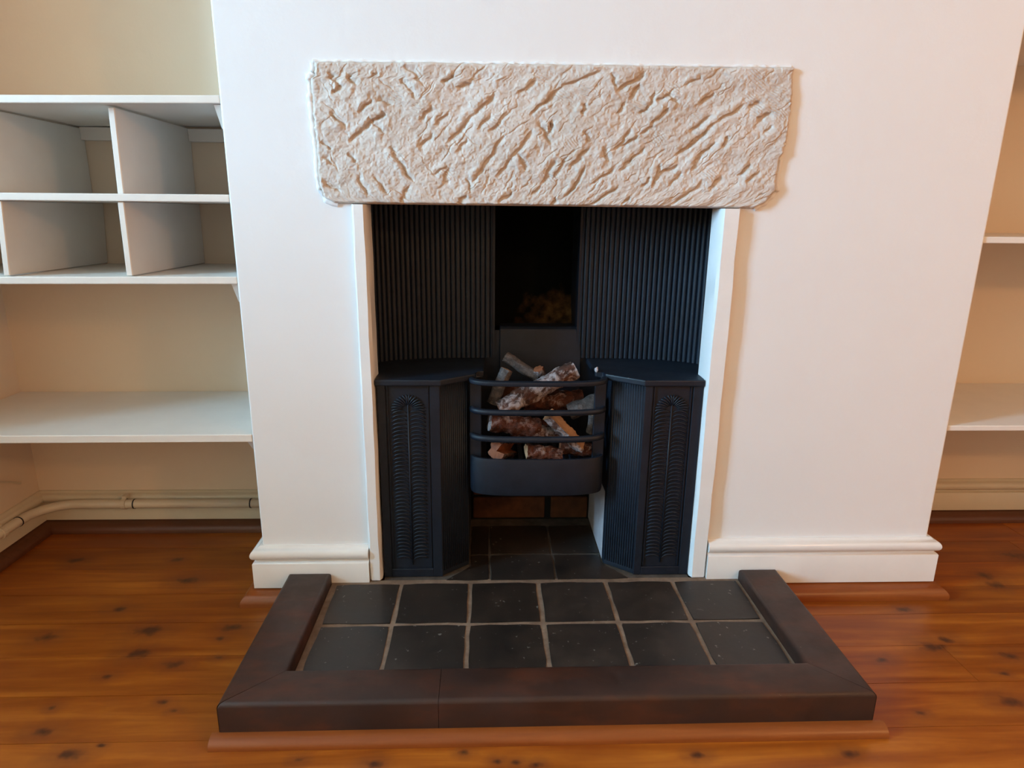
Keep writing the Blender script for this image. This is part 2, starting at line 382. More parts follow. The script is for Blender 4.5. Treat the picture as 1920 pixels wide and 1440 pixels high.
trim('baseboard_alcove_left', sweep(skirt_profile(0.030, 0.110, 0.020), [(AX, -0.05), (AX, AYL), (XL-0.022, AYL)], side=1), M_ALCTRIM, 'cream skirting board behind the pipe in the pigeonhole alcove')
trim('baseboard_alcove_right', sweep(skirt_profile(0.030, 0.122, 0.020), [(XR+0.022, AYR), (ARX, AYR), (ARX, -0.05)], side=1), M_ALCTRIM, 'cream skirting board in the alcove with plain shelves')
trim('trim_3', sweep(quad(0.046, 0.030), [(AX, -0.05), (AX, AYL), (XL-0.047, AYL)], side=1), M_DBEAD, 'dark stained beading under the pigeonhole alcove skirting')
trim('trim_4', sweep(quad(0.046, 0.030), [(XR+0.047, AYR), (ARX, AYR), (ARX, -0.05)], side=1), M_DBEAD, 'dark stained beading under the plain alcove skirting')

# ------------------------------------------------------------------ hearth
he = thing('hearth', 'black quarry tile hearth with tan mortar joints inside the brown kerb', 'hearth')
obj('mortar_bed', box(-0.456, 0.478, -0.341, -0.012, 0.0, ZH-0.0016), M_GROUT, he)
obj('sooty_bed', box(-0.34, 0.366, -0.012, 0.2925, 0.0, ZH-0.002), simple('sooty_mortar', (0.05, 0.04, 0.032), (0.11, 0.088, 0.07), 0.95, 30), he)
def tile(x0, x1, y0, y1, g=0.0050, poly=None):
    pts = poly or [(x0+g, y0+g), (x1-g, y0+g), (x1-g, y1-g), (x0+g, y1-g)]
    out = []
    for i, p in enumerate(pts):                        # wavering hand-cut edges
        q = pts[(i+1) % len(pts)]
        for k in range(4):
            t = k/4; j = 0.0016
            out.append((p[0]+(q[0]-p[0])*t+rng.uniform(-j, j), p[1]+(q[1]-p[1])*t+rng.uniform(-j, j)))
    dz = rng.uniform(-0.0006, 0.0006)
    b = prism(out, 'Z', ZH-0.012, ZH+dz)
    ed = [e for e in b.edges if e.verts[0].co.z > ZH-0.005 and e.verts[1].co.z > ZH-0.005]
    bmesh.ops.bevel(b, geom=ed, offset=0.0015, segments=2, affect='EDGES')
    return smooth_by_angle(obj('tile', b, M_TILE, he), 50)
TX = [-0.447, -0.298, -0.143, 0.012, 0.167, 0.322, 0.474]
for a, c in zip(TX, TX[1:]):
    tile(a, c, -0.180, -0.026); tile(a, c, -0.334, -0.180)
BX = [-0.25, -0.098, 0.056, 0.21]
for i, (a, c) in enumerate(zip(BX, BX[1:])):
    x0, x1 = a, c
    if i == 0: tile(0, 0, 0, 0, poly=[(-0.200, -0.016), (-0.101, -0.016), (-0.101, 0.094), (-0.143, 0.094), (-0.143, 0.045)])
    elif i == 2: tile(0, 0, 0, 0, poly=[(0.059, -0.016), (0.226, -0.016), (0.172, 0.052), (0.172, 0.094), (0.059, 0.094)])
    else: tile(x0, x1, -0.020, 0.098, 0.003)
    tile(max(x0, -0.146), min(x1, 0.176), 0.098, 0.250, 0.003)

kb = thing('hearth_kerb', 'raised dark brown kerb framing the tiled hearth', 'kerb')
KZ = 0.074
def kerb_piece(pts, keep):
    b = prism(pts, 'Z', 0.0, KZ)
    ed = []
    for e in b.edges:
        if min(e.verts[0].co.z, e.verts[1].co.z) < 0.05: continue
        for i in keep:
            p, q = pts[i], pts[(i+1) % 4]
            m = ((e.verts[0].co+e.verts[1].co)/2)
            if abs(m.x-(p[0]+q[0])/2) < 1e-5 and abs(m.y-(p[1]+q[1])/2) < 1e-5: ed.append(e)
    bmesh.ops.bevel(b, geom=ed, offset=0.008, segments=3, affect='EDGES', profile=0.5)
    return smooth_by_angle(obj('kerb_piece', b, M_KERB, kb), 40)
kerb_piece([(-0.551, -0.427), (-0.457, -0.343), (-0.457, -0.0215), (-0.551, -0.0215)], (1, 2, 3))
kerb_piece([(-0.5495, -0.4275), (-0.1858, -0.427), (-0.1858, -0.3425), (-0.456, -0.3425)], (0, 2))
kerb_piece([(-0.185, -0.427), (0.5645, -0.427), (0.478, -0.3425), (-0.185, -0.3425)], (0, 2))
kerb_piece([(0.566, -0.4265), (0.566, -0.0215), (0.479, -0.0215), (0.479, -0.3425)], (0, 1, 2))
b = sweep(quad(0.022, 0.019), [(-0.563, -0.427), (0.584, -0.427)], side=1)
trim('trim_5', b, M_BEAD, 'orange stained half-round beading along the front of the kerb')

# ------------------------------------------------------------------ jambs and lintel
def jamb(name, x0, x1, lab, seed):
    r = random.Random(seed); b = bmesh.new(); n = 16; rings = []
    for k in range(n+1):
        z = ZH+0.001+(ZLB-ZH-0.002)*k/n; j = lambda: r.uniform(-0.0012, 0.0012)
        e = 0.004
        rings.append([b.verts.new((x, y, z)) for x, y in ((x0, 0.048), (x0, -0.012+e+j()), (x0+e+j(), -0.016+j()*0.5), (x1-e+j(), -0.016+j()*0.5), (x1+j(), -0.012+e+j()), (x1+j()*0.6, 0.048))])
    for a, c in zip(rings, rings[1:]):
        for i in range(6): b.faces.new((a[i], a[(i+1) % 6], c[(i+1) % 6], c[i]))
    b.faces.new(rings[0]); b.faces.new(rings[-1])
    return struct(smooth_by_angle(obj(name, b, M_JAMB), 30), lab, 'trim')
jamb('trim_6', JL0, JL1, 'narrow white upright jamb on the left side of the grate', 1)
jamb('trim_7', JR0, JR1, 'narrow white upright jamb on the right side of the grate', 2)

def lintel():
    NX, NZ = 620, 190
    x0, x1, z0, z1 = -0.436, 0.488, ZLB, 1.1375
    X, Z = np.meshgrid(np.linspace(x0, x1, NX), np.linspace(z0, z1, NZ), indexing='ij')
    rs = np.random.RandomState(5)
    def vnoise(sc, seed, ax=1.0, rot=0.0):
        r = np.random.RandomState(seed); G = r.rand(256, 256)
        c, s = math.cos(rot), math.sin(rot)
        U = (X*c+Z*s)*sc*ax+40; V = (-X*s+Z*c)*sc+40
        i = np.floor(U).astype(int); j = np.floor(V).astype(int); fu = U-i; fv = V-j
        fu = fu*fu*(3-2*fu); fv = fv*fv*(3-2*fv)
        g = lambda a, b: G[a % 256, b % 256]
        return (g(i, j)*(1-fu)+g(i+1, j)*fu)*(1-fv)+(g(i, j+1)*(1-fu)+g(i+1, j+1)*fu)*fv-0.5
    H = 0.006*vnoise(9, 1)+0.0040*vnoise(26, 2)+0.0034*vnoise(45, 3, 0.45, math.radians(45))+0.0018*vnoise(90, 4, 0.6, math.radians(45))+0.0017*vnoise(150, 5)+0.0012*vnoise(300, 6)
    GR = np.zeros_like(H)
    def stroke(p, q, wd, dep):
        nonlocal H, GR
        p = np.array(p); q = np.array(q); d = q-p; L = np.linalg.norm(d)
        if L < 1e-5: return
        d = d/L; n = np.array([d[1], -d[0]])
        if n[0] < 0: n = -n                     # towards lower right of a rising stroke
        t = ((X-p[0])*d[0]+(Z-p[1])*d[1])/L
        s = (X-p[0])*n[0]+(Z-p[1])*n[1]+0.0012*np.sin(t*9+L*300)
        env = np.clip(np.minimum(t+0.08, 1.08-t)/0.22, 0, 1)
        pr = np.where(s < 0, np.clip(1+s/(wd*0.22), 0, 1), np.clip(1-s/(wd*0.9), 0, 1))
        H -= dep*env*pr**1.2
        lip = np.exp(-((s+wd*0.75)/(wd*0.5))**2)
        H += 0.30*dep*env*lip
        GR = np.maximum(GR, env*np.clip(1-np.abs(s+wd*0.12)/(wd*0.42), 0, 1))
    CUTS = [
        (-0.372,0.996,-0.346,1.018), (-0.346,1.018,-0.301,1.047), (-0.178,0.999,-0.134,1.045), (-0.134,1.045,-0.091,1.081), (-0.048,1.084,-0.011,1.108),
        (-0.022,1.049,0.023,1.088), (-0.132,0.923,-0.109,0.951), (-0.109,0.951,-0.075,1.008), (-0.083,0.934,-0.057,0.966), (-0.057,0.966,-0.019,1.018),
        (-0.206,1.027,-0.178,1.049), (-0.099,1.015,-0.068,1.051), (-0.124,1.021,-0.099,1.046), (-0.279,0.961,-0.252,0.922), (-0.252,1.092,-0.24,1.072),
        (-0.327,0.931,-0.302,0.894), (-0.36,0.93,-0.344,0.896), (-0.376,0.972,-0.361,0.955), (-0.425,0.993,-0.408,0.979), (-0.404,1.045,-0.376,1.022),
        (-0.41,1.117,-0.379,1.095), (-0.373,1.113,-0.349,1.095), (-0.349,1.049,-0.323,1.07), (-0.192,0.92,-0.179,0.948), (-0.167,0.88,-0.143,0.896),
        (-0.08,0.884,-0.051,0.902), (-0.287,0.879,-0.257,0.914), (-0.011,0.9,0.004,0.915), (0.012,1.019,0.019,1.033), (-0.294,0.985,-0.279,0.961),
        (-0.041,0.974,-0.025,0.945), (-0.006,1.033,0.018,0.994), (-0.24,0.986,-0.211,1.008), (-0.21,0.935,-0.181,0.952), (-0.162,1.094,-0.134,1.104),
        (-0.317,1.037,-0.301,1.049), (-0.425,0.964,-0.4,0.947), (-0.43,0.917,-0.398,0.9), (-0.322,1.028,-0.303,1.009), (-0.397,1.081,-0.379,1.095),
        (-0.166,0.977,-0.145,1.002), (-0.143,0.928,-0.135,0.901), (-0.329,1.112,-0.318,1.119), (-0.311,1.07,-0.286,1.061), (-0.267,1.106,-0.252,1.092),
        (-0.264,1.129,-0.227,1.102), (-0.189,1.103,-0.172,1.115), (-0.234,1.036,-0.21,1.06), (0.003,1.07,0.042,1.1), (0.042,1.1,0.107,1.127),
        (0.144,1.092,0.192,1.124), (0.146,1.05,0.158,1.072), (0.189,1.053,0.207,1.066), (0.207,1.066,0.218,1.093), (0.168,1.08,0.188,1.105),
        (0.212,1.033,0.245,1.061), (0.274,1.104,0.305,1.119), (0.291,1.022,0.327,1.05), (0.273,0.978,0.304,1.007), (0.304,1.007,0.339,1.038),
        (0.339,1.038,0.391,1.069), (0.315,0.973,0.343,1.0), (0.294,0.991,0.324,1.022), (0.147,0.984,0.172,1.022), (0.16,0.994,0.189,1.01),
        (0.121,0.882,0.161,0.917), (0.294,0.886,0.333,0.929), (0.106,0.921,0.154,0.95), (0.062,0.9,0.093,0.952), (0.031,0.931,0.052,0.967),
        (0.233,0.917,0.244,0.959), (0.245,0.944,0.28,0.957), (0.407,0.941,0.427,0.962), (0.082,1.019,0.094,0.998), (0.421,1.046,0.447,1.057),
        (0.437,1.019,0.452,1.032), (0.185,0.885,0.196,0.896), (0.035,0.878,0.043,0.894), (0.015,1.012,0.02,1.038), (0.076,1.048,0.083,1.068),
        (0.129,1.121,0.143,1.096), (0.24,1.088,0.263,1.071), (0.122,0.989,0.139,0.963), (0.264,0.918,0.29,0.944), (0.36,0.992,0.366,1.013),
        (0.063,0.954,0.095,0.988), (0.18,0.964,0.206,0.99), (0.422,0.93,0.448,0.947), (0.222,1.076,0.243,1.086), (0.165,0.948,0.186,0.969),
        (0.194,1.015,0.217,1.031), (0.304,1.072,0.334,1.09), (0.402,1.066,0.423,1.077), (0.007,0.92,0.03,0.962), (0.211,0.917,0.226,0.936),
        (0.348,0.916,0.371,0.938), (0.309,0.95,0.32,0.976)]
    for px0, pz0, px1, pz1 in CUTS:            # the mason's main chisel cuts (x, z to x, z)
        stroke((px0, pz0), (px1, pz1), rs.uniform(0.009, 0.014), rs.uniform(0.0042, 0.0068))
    for k in range(150):
        cx = rs.uniform(x0, x1); cz = rs.uniform(z0, z1)
        left = cx < -0.15
        ang = math.radians(rs.normal(-48, 14) if (left and rs.rand() < 0.55) else rs.normal(44, 11)); L = rs.uniform(0.012, 0.05)
        stroke((cx, cz), (cx+L*math.cos(ang), cz+L*math.sin(ang)), rs.uniform(0.003, 0.007), rs.uniform(0.0006, 0.0018))
    for k in range(26):                          # patches of fine comb-tooth marks
        cx = rs.uniform(x0+.03, x1-.03); cz = rs.uniform(z0+.03, z1-.01)
        if k < 9: cx = rs.uniform(0.36, 0.47); cz = rs.uniform(1.04, 1.125)
        ang = math.radians(rs.uniform(40, 75))
        s = (X-cx)*math.cos(ang)+(Z-cz)*math.sin(ang)
        e = np.exp(-(((X-cx)/0.016)**2+((Z-cz)/0.011)**2))
        H += 0.0007*e*np.sin(s*2*math.pi/0.0046)
    H = np.clip(H, -0.013, 0.009)
    # ragged outline: left and right edge as a function of z, top edge as a function of x
    zk = [z0, 0.889, 0.910, 0.940, 0.975, 1.010, 1.075, 1.108, 1.112, z1]
    lk = [-0.405, -0.424, -0.432, -0.433, -0.432, -0.435, -0.437, -0.438, -0.429, -0.428]
    zr = [z0, 0.889, 0.900, 0.914, 0.945, 0.970, 0.985, 1.011, 1.070, z1]
    rk = [0.430, 0.452, 0.462, 0.474, 0.473, 0.474, 0.480, 0.486, 0.487, 0.484]
    Zc = Z
    wob = 0.0030*vnoise(120, 11)+0.0016*vnoise(300, 12)
    Lx = np.interp(Zc, zk, lk)+wob; Rx = np.interp(Zc, zr, rk)+wob
    T = (X-x0)/(x1-x0)
    top = 1.134+0.006*(X-x0)/(x1-x0)+0.0022*vnoise(60, 13)
    bot = z0+0.0012*vnoise(80, 14)+0.0008
    XX = Lx+(Rx-Lx)*T
    S = (Z-z0)/(z1-z0)
    ZZ = bot+(top-bot)*S
    Y = -0.0125-H
    edge = np.minimum(np.minimum(T, 1-T)*(x1-x0), np.minimum(S*1.5, 1-S)*(z1-z0))
    Y = Y+0.006*np.clip(1-edge/0.006, 0, 1)**2
    Y = np.minimum(Y, -0.002)
    V = np.stack([XX, Y, ZZ], -1).reshape(-1, 3)
    idx = np.arange(NX*NZ).reshape(NX, NZ)
    q = np.stack([idx[:-1, :-1], idx[1:, :-1], idx[1:, 1:], idx[:-1, 1:]], -1).reshape(-1, 4)
    rim = np.concatenate([idx[:, 0], idx[-1, 1:], idx[-2::-1, -1], idx[0, -2:0:-1]])
    back = np.arange(len(rim))+len(V)
    VB = V[rim].copy(); VB[:, 1] = -0.0004
    rn = np.roll(rim, -1); bn = np.roll(back, -1)
    sides = np.stack([rim, back, bn, rn], -1)
    me = bpy.data.meshes.new('stone_lintel')
    nv = len(V)+len(VB)
    hp = [(-0.3915, ZLB), (0.4175, ZLB), (0.4635, 0.9205), (0.4635, 1.1235), (-0.4195, 1.1235), (-0.4195, 0.9055)]
    body = [(x, -0.0004, z) for x, z in hp]+[(x, 0.044, z) for x, z in hp]
    bf = [[nv+i for i in range(5, -1, -1)], [nv+6+i for i in range(6)]]+[[nv+i, nv+(i+1) % 6, nv+6+(i+1) % 6, nv+6+i] for i in range(6)]
    me.from_pydata(np.vstack([V, VB, np.array(body)]).tolist(), [], q.tolist()+sides.tolist()+[[int(i) for i in back]]+bf)
    at = me.attributes.new('groove_shade', 'FLOAT', 'POINT')
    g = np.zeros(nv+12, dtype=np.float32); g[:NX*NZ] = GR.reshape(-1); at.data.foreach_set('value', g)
    me.update()
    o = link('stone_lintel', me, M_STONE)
    return tag(o, 'rough chisel-tooled pale stone lintel above the fireplace opening', 'lintel')
lintel()

# ragged lip of plaster against the stone
def lip(pts, r, seed):
    out, rad = [], []
    for (xa, za), (xb, zb) in zip(pts, pts[1:]):
        n = max(2, int(math.hypot(xb-xa, zb-za)/0.004))
        for k in range(n):
            t = k/n; x, z = xa+(xb-xa)*t, za+(zb-za)*t
            h = mnoise.noise(Vector((x*90+seed, z*90, seed)))
            out.append((x+0.0016*mnoise.noise(Vector((x*70, z*70, 9))), 0.0005, z+0.0016*mnoise.noise(Vector((x*70, z*70, 4))))); rad.append(r*(1+0.75*h))
    return smooth_by_angle(obj('plaster_lip', tube(bmesh.new(), out, rad, 8), M_WALL, WC), 60)
lip([(-0.400, 0.8775), (-0.424, 0.885), (-0.436, 0.910), (-0.437, 0.940), (-0.436, 0.975), (-0.439, 1.010), (-0.441, 1.075), (-0.441, 1.108), (-0.433, 1.114), (-0.431, 1.137)], 0.0062, 1)
lip([(-0.431, 1.1365), (-0.10, 1.1385), (0.22, 1.1405), (0.484, 1.1425)], 0.0028, 2)
lip([(0.4795, 0.972), (0.477, 0.945), (0.478, 0.914), (0.458, 0.889), (0.432, 0.8765)], 0.0050, 3)

# ------------------------------------------------------------------ cast-iron hob grate
gr = thing('fire_grate', 'blue-black cast-iron hob grate with fern panels and bowed fire bars', 'fireplace')
GC = 0.0135                                         # middle of the grate
def fern(cx, z0, z1, hw, y, parent):
    b = bmesh.new()
    tube(b, [(cx, y-0.0005, z0), (cx, y-0.001, z1-0.012)], [0.0022, 0.0016], 6)
    zc = z1-hw; NS, NF = 40, 8
    for sg in (-1, 1):
        for k in range(NS+NF):
            if k < NS: t = k/NS; zb = z0+0.006+(zc-z0-0.006)*t; phi = 0.30*(1-t)
            else: t = 1.0; zb = zc; phi = math.radians(84)*(k-NS)/(NF-1)
            pts = []
            for i in range(6):
                u = i/5; r0 = 0.006 if k < NS else 0.013; rr = r0+(hw-r0)*u; a = min(math.radians(86), phi+(1-u)*(0.95 if k < NS else 0.35))
                pts.append((cx+sg*rr*math.cos(a), y-0.0008-0.0022*math.sin(math.pi*(0.15+0.8*u)), zb+rr*math.sin(a)))
            tube(b, pts, [0.0006, 0.0012, 0.0017, 0.0021, 0.0023, 0.0013], 5)
    return obj('fern_relief', b, M_IRON, parent, True)
def hob(sgn):
    """one side pier; sgn -1 left, +1 right"""
    if sgn < 0: xo, xi, xs = -0.340, -0.2065, -0.148
    else: xo, xi, xs = 0.3655, 0.238, 0.176
    zt = 0.506
    pts = [(xo, 0.004), (xi, 0.004), (xs, 0.052), (xs, 0.074), (xo, 0.074)]
    body = obj('hob_pier', prism(pts, 'Z', ZH, zt, 0.0012, 1), M_IRON, gr)
    # raised border of the front panel
    a, c = min(xo, xi), max(xo, xi); y0, y1 = -0.0005, 0.004
    b = box(a, a+0.017, y0, y1, ZH+0.0, zt, 0.0008, 1); box(c-0.021, c, y0, y1, ZH, zt, 0.0008, 1, bm=b)
    box(a+0.017, c-0.021, y0, y1, ZH, ZH+0.020, 0.0008, 1, bm=b)
    box(a+0.0205, a+0.0225, 0.0010, y1, ZH+0.022, zt, bm=b); box(c-0.0265, c-0.0245, 0.0010, y1, ZH+0.022, zt, bm=b)
    obj('panel_border', b, M_IRON, body)
    fern((a+0.0205+c-0.0245)/2, ZH+0.030, 0.485, 0.037, 0.004, body)
    # reeded splay beside the basket
    b = bmesh.new(); n = 13; p = Vector((xi, 0.004, 0)); q = Vector((xs, 0.052, 0)); d = (q-p)
    nn = Vector((-d.y*sgn*-1, d.x*sgn*-1, 0)).normalized()
    if nn.y > 0: nn = -nn
    for k in range(n):
        m = p+d*((k+0.7)/(n+0.4)); tube(b, [m+Vector((0, 0, ZH+0.012))-nn*0.0006, m+Vector((0, 0, zt-0.002))-nn*0.0006], 0.0020, 6)
    obj('reeding', b, M_IRON, body, True)
    if sgn < 0: pp = [(-0.3435, -0.008), (-0.203, -0.008), (-0.130, 0.050), (-0.130, 0.07), (-0.112, 0.075), (-0.112, 0.216), (-0.412, 0.216), (-0.412, 0.0505), (-0.3435, 0.0505)]
    else: pp = [(0.3665, -0.008), (0.3665, 0.0505), (0.438, 0.0505), (0.438, 0.216), (0.14, 0.216), (0.14, 0.075), (0.158, 0.07), (0.158, 0.050), (0.234, -0.008)]
    obj('hob_plate', prism(pp, 'Z', zt, 0.520, 0.003, 2), M_IRON, body)
hob(-1); hob(1)

def cheek(sgn):
    """tall curved back cheek with vertical reeds"""
    a, bq, n = 0.318, 0.165, 2.86
    raw = []
    for i in range(801):
        t = math.pi/2*i/800
        raw.append((GC+sgn*(0.100+a*math.sin(t)**(2/n)), 0.048+bq*max(0, math.cos(t))**(2/n)))
    s = [0]
    for p, q in zip(raw, raw[1:]): s.append(s[-1]+math.hypot(q[0]-p[0], q[1]-p[1]))
    NR = 35; per = 8; N = NR*per; L = s[-1]
    xs = np.interp(np.linspace(0, L, N+1), s, [p[0] for p in raw]); ys = np.interp(np.linspace(0, L, N+1), s, [p[1] for p in raw])
    fr, bk = [], []
    for i in range(N+1):
        j0, j1 = max(i-6, 0), min(i+6, N); tx, ty = xs[j1]-xs[j0], ys[j1]-ys[j0]; l = math.hypot(tx, ty)
        nx, ny = ty/l, -tx/l
        if ny > 0 or (abs(ny) < 0.3 and nx*sgn > 0): nx, ny = -nx, -ny
        ph = (i % per)/per; h = 0.0040*math.sqrt(max(0, 1-(2*ph-1)**2))*(1.0)
        if i < per*0.6 : h = 0.002
        fr.append((xs[i]+nx*h, ys[i]+ny*h)); bk.append((xs[i]-nx*0.006, ys[i]-ny*0.006))
    b = bmesh.new(); zs = (0.5205, 0.985)
    R = [[[b.verts.new((x, y, z)) for x, y in c] for z in zs] for c in (fr, bk)]
    for c in (0, 1):
        for i in range(N): b.faces.new((R[c][0][i], R[c][0][i+1], R[c][1][i+1], R[c][1][i]))
    for z in (0, 1):
        for i in range(N): b.faces.new((R[0][z][i], R[1][z][i], R[1][z][i+1], R[0][z][i+1]))
    for e in (0, N): b.faces.new((R[0][0][e], R[0][1][e], R[1][1][e], R[1][0][e]))
    o = smooth_by_angle(obj('reeded_cheek', b, M_IRON, gr), 50)
    x = GC+sgn*0.102
    obj('throat_plate', box(min(x-sgn*0.002, x+sgn*0.004), max(x-sgn*0.002, x+sgn*0.004), 0.217, 0.345, 0.5205, 0.985), M_IRON, o)
cheek(-1); cheek(1)
obj('fireback', prism([(0.214, 0.22), (0.196, 0.40), (0.214, 0.590), (0.222, 0.597), (0.30, 0.592), (0.30, 0.22)], 'X', GC-0.088, GC+0.112, 0.002, 1), M_IRON, gr)
obj('rear_plate', box(-0.30, GC-0.0885, 0.216, 0.222, 0.24, 0.588), M_IRON, gr)  # dark sheet added to fill the shaded gap left of the fireback
obj('rear_plate', box(GC+0.1125, 0.33, 0.216, 0.222, 0.24, 0.5195), M_IRON, gr)

def bow(t, w=0.147, depth=0.045, y0=0.047):
    """plan of the bowed front, t from -1 to 1"""
    a = t*math.pi/2; e = 0.62
    return (0.0085+w*math.copysign(abs(math.sin(a))**e, t), y0-depth*abs(math.cos(a))**e)
def bowed(name, z0, z1, d, roundness, parent, w=0.147):
    b = bmesh.new(); N = 36; rings = []
    prof = []
    m = 10
    for k in range(m):
        a = 2*math.pi*k/m
        sx = math.copysign(abs(math.cos(a))**roundness, math.cos(a)); sz = math.copysign(abs(math.sin(a))**roundness, math.sin(a))
        prof.append((d/2*sx, (z0+z1)/2+(z1-z0)/2*sz))
    ts = [math.copysign(abs(v)**0.8, v) for v in np.linspace(-1, 1, N+1)]
    for i, t in enumerate(ts):
        p = bow(t, w); q0 = bow(max(-1, t-0.03), w); q1 = bow(min(1, t+0.03), w); dx, dy = q1[0]-q0[0], q1[1]-q0[1]; l = math.hypot(dx, dy); nx, ny = dy/l, -dx/l
        rings.append([b.verts.new((p[0]+nx*o, p[1]+ny*o, z)) for o, z in prof])
    for a, c in zip(rings, rings[1:]):
        for k in range(m): b.faces.new((a[k], a[(k+1) % m], c[(k+1) % m], c[k]))
    b.faces.new(rings[0]); b.faces.new(rings[-1])
    return smooth_by_angle(obj(name, b, M_IRON, parent), 45)
bowed('fire_bar', 0.503, 0.515, 0.014, 0.7, gr)
bowed('fire_bar', 0.437, 0.450, 0.013, 0.8, gr)
bowed('fire_bar', 0.375, 0.389, 0.013, 0.8, gr)
ap = bowed('apron', 0.249, 0.336, 0.010, 0.35, gr)
b = bmesh.new()
tube(b, [(-0.113, 0.0135, 0.252), (-0.113, 0.0135, 0.333)], 0.0016, 5); obj('apron_seam', b, M_IRON, ap)
for sg in (-1, 1):
    x = 0.0085+sg*0.139
    obj('upright', box(x-0.013, x+0.013, 0.036, 0.045, 0.30, 0.506, 0.0015, 1), M_IRON, gr)
for k in range(11):
    x = 0.0085-0.11+0.022*k
    obj('bottom_bar', box(x-0.005, x+0.005, 0.014, 0.205, 0.296, 0.306, 0.001, 1), M_IRON, gr)

# ash pit and flue masonry
pit = thing('ash_pit', 'sooty brown brick back of the ash pit under the basket', 'brickwork')
obj('mortar', box(-0.147, 0.175, 0.293, 0.33, ZH-0.002, 0.215), M_SOOT, pit)
for r_ in range(2):
    x = -0.147+(-0.05 if r_ % 2 else 0.0)
    while x < 0.17:
        a, c = max(x, -0.147)+0.004, min(x+0.205, 0.175)-0.004
        if c-a > 0.02: obj('brick', box(a, c, 0.283+rng.uniform(0, 0.004), 0.30, ZH+0.004+r_*0.07, ZH+0.066+r_*0.07, 0.004, 2), M_SOOTBRICK, pit)
        x += 0.213
for nm, a, c, lab, mm in (('wall_pit_left', -0.20, -0.1485, 'black side of the ash pit behind the left hob', M_SOOT), ('wall_pit_right', 0.1765, 0.23, 'whitewashed side of the ash pit behind the right hob', M_WHITEWASH)):
    struct(obj(nm, box(a, c, 0.076, 0.33, ZH-0.001, 0.225), mm), lab, 'wall')
for a, c in ((-0.20, -0.1485), (0.1765, 0.23)):
    obj('basket_side', box(a, c, 0.0745, 0.2155, 0.2255, 0.5055), M_IRON, gr)
# back of the flue: lumpy sooty rubble
b = bmesh.new(); N = 40; g = []
for i in range(N+1):
    row = []
    for j in range(N+1):
        x = -0.105+0.24*i/N; z = 0.575+0.42*j/N
        h = mnoise.noise(Vector((x*9, z*9, 3)))*0.014+mnoise.noise(Vector((x*40, z*40, 7)))*0.003
        slope = max(0, 0.66-z)*0.5*(0.4+max(0, x)*6)
        row.append(b.verts.new((x, 0.340-h-slope, z)))
    g.append(row)
for i in range(N):
    for j in range(N): b.faces.new((g[i][j], g[i+1][j], g[i+1][j+1], g[i][j+1]))
bmesh.ops.solidify(b, geom=b.faces[:], thickness=0.012)
def flue_mat():
    m = mat('sooty_flue', (0.01, 0.008, 0.006), 0.95, 0.2); t = NT(m); v = t.coord()
    c = t.n('ShaderNodeTexCoord'); s = t.n('ShaderNodeVectorMath', operation='SUBTRACT'); t.l(c.outputs['Object'], s.inputs[0]); s.inputs[1].default_value = (0.088, 0.33, 0.615)
    k = t.n('ShaderNodeVectorMath', operation='MULTIPLY'); t.l(s.outputs[0], k.inputs[0]); k.inputs[1].default_value = (11, 0, 17)
    le = t.n('ShaderNodeVectorMath', operation='LENGTH'); t.l(k.outputs[0], le.inputs[0])
    d = t.math('ADD', le.outputs['Value'], t.math('MULTIPLY', t.math('SUBTRACT', t.noise(v, 26, 5), 0.5), 2.2))
    dirt = t.ramp(t.noise(v, 40, 5), [(0.3, (0.025, 0.011, 0.004)), (0.7, (0.22, 0.105, 0.032))])
    t.color(t.mix(t.maprange(d, 0.1, 1.2, 1, 0), (0.005, 0.006, 0.005), dirt)); t.bump(t.noise(v, 60, 6), 0.5, 0.004); return m
struct(obj('wall_flue', b, flue_mat(), None, True), 'soot-black back of the flue with exposed brown rubble', 'wall')

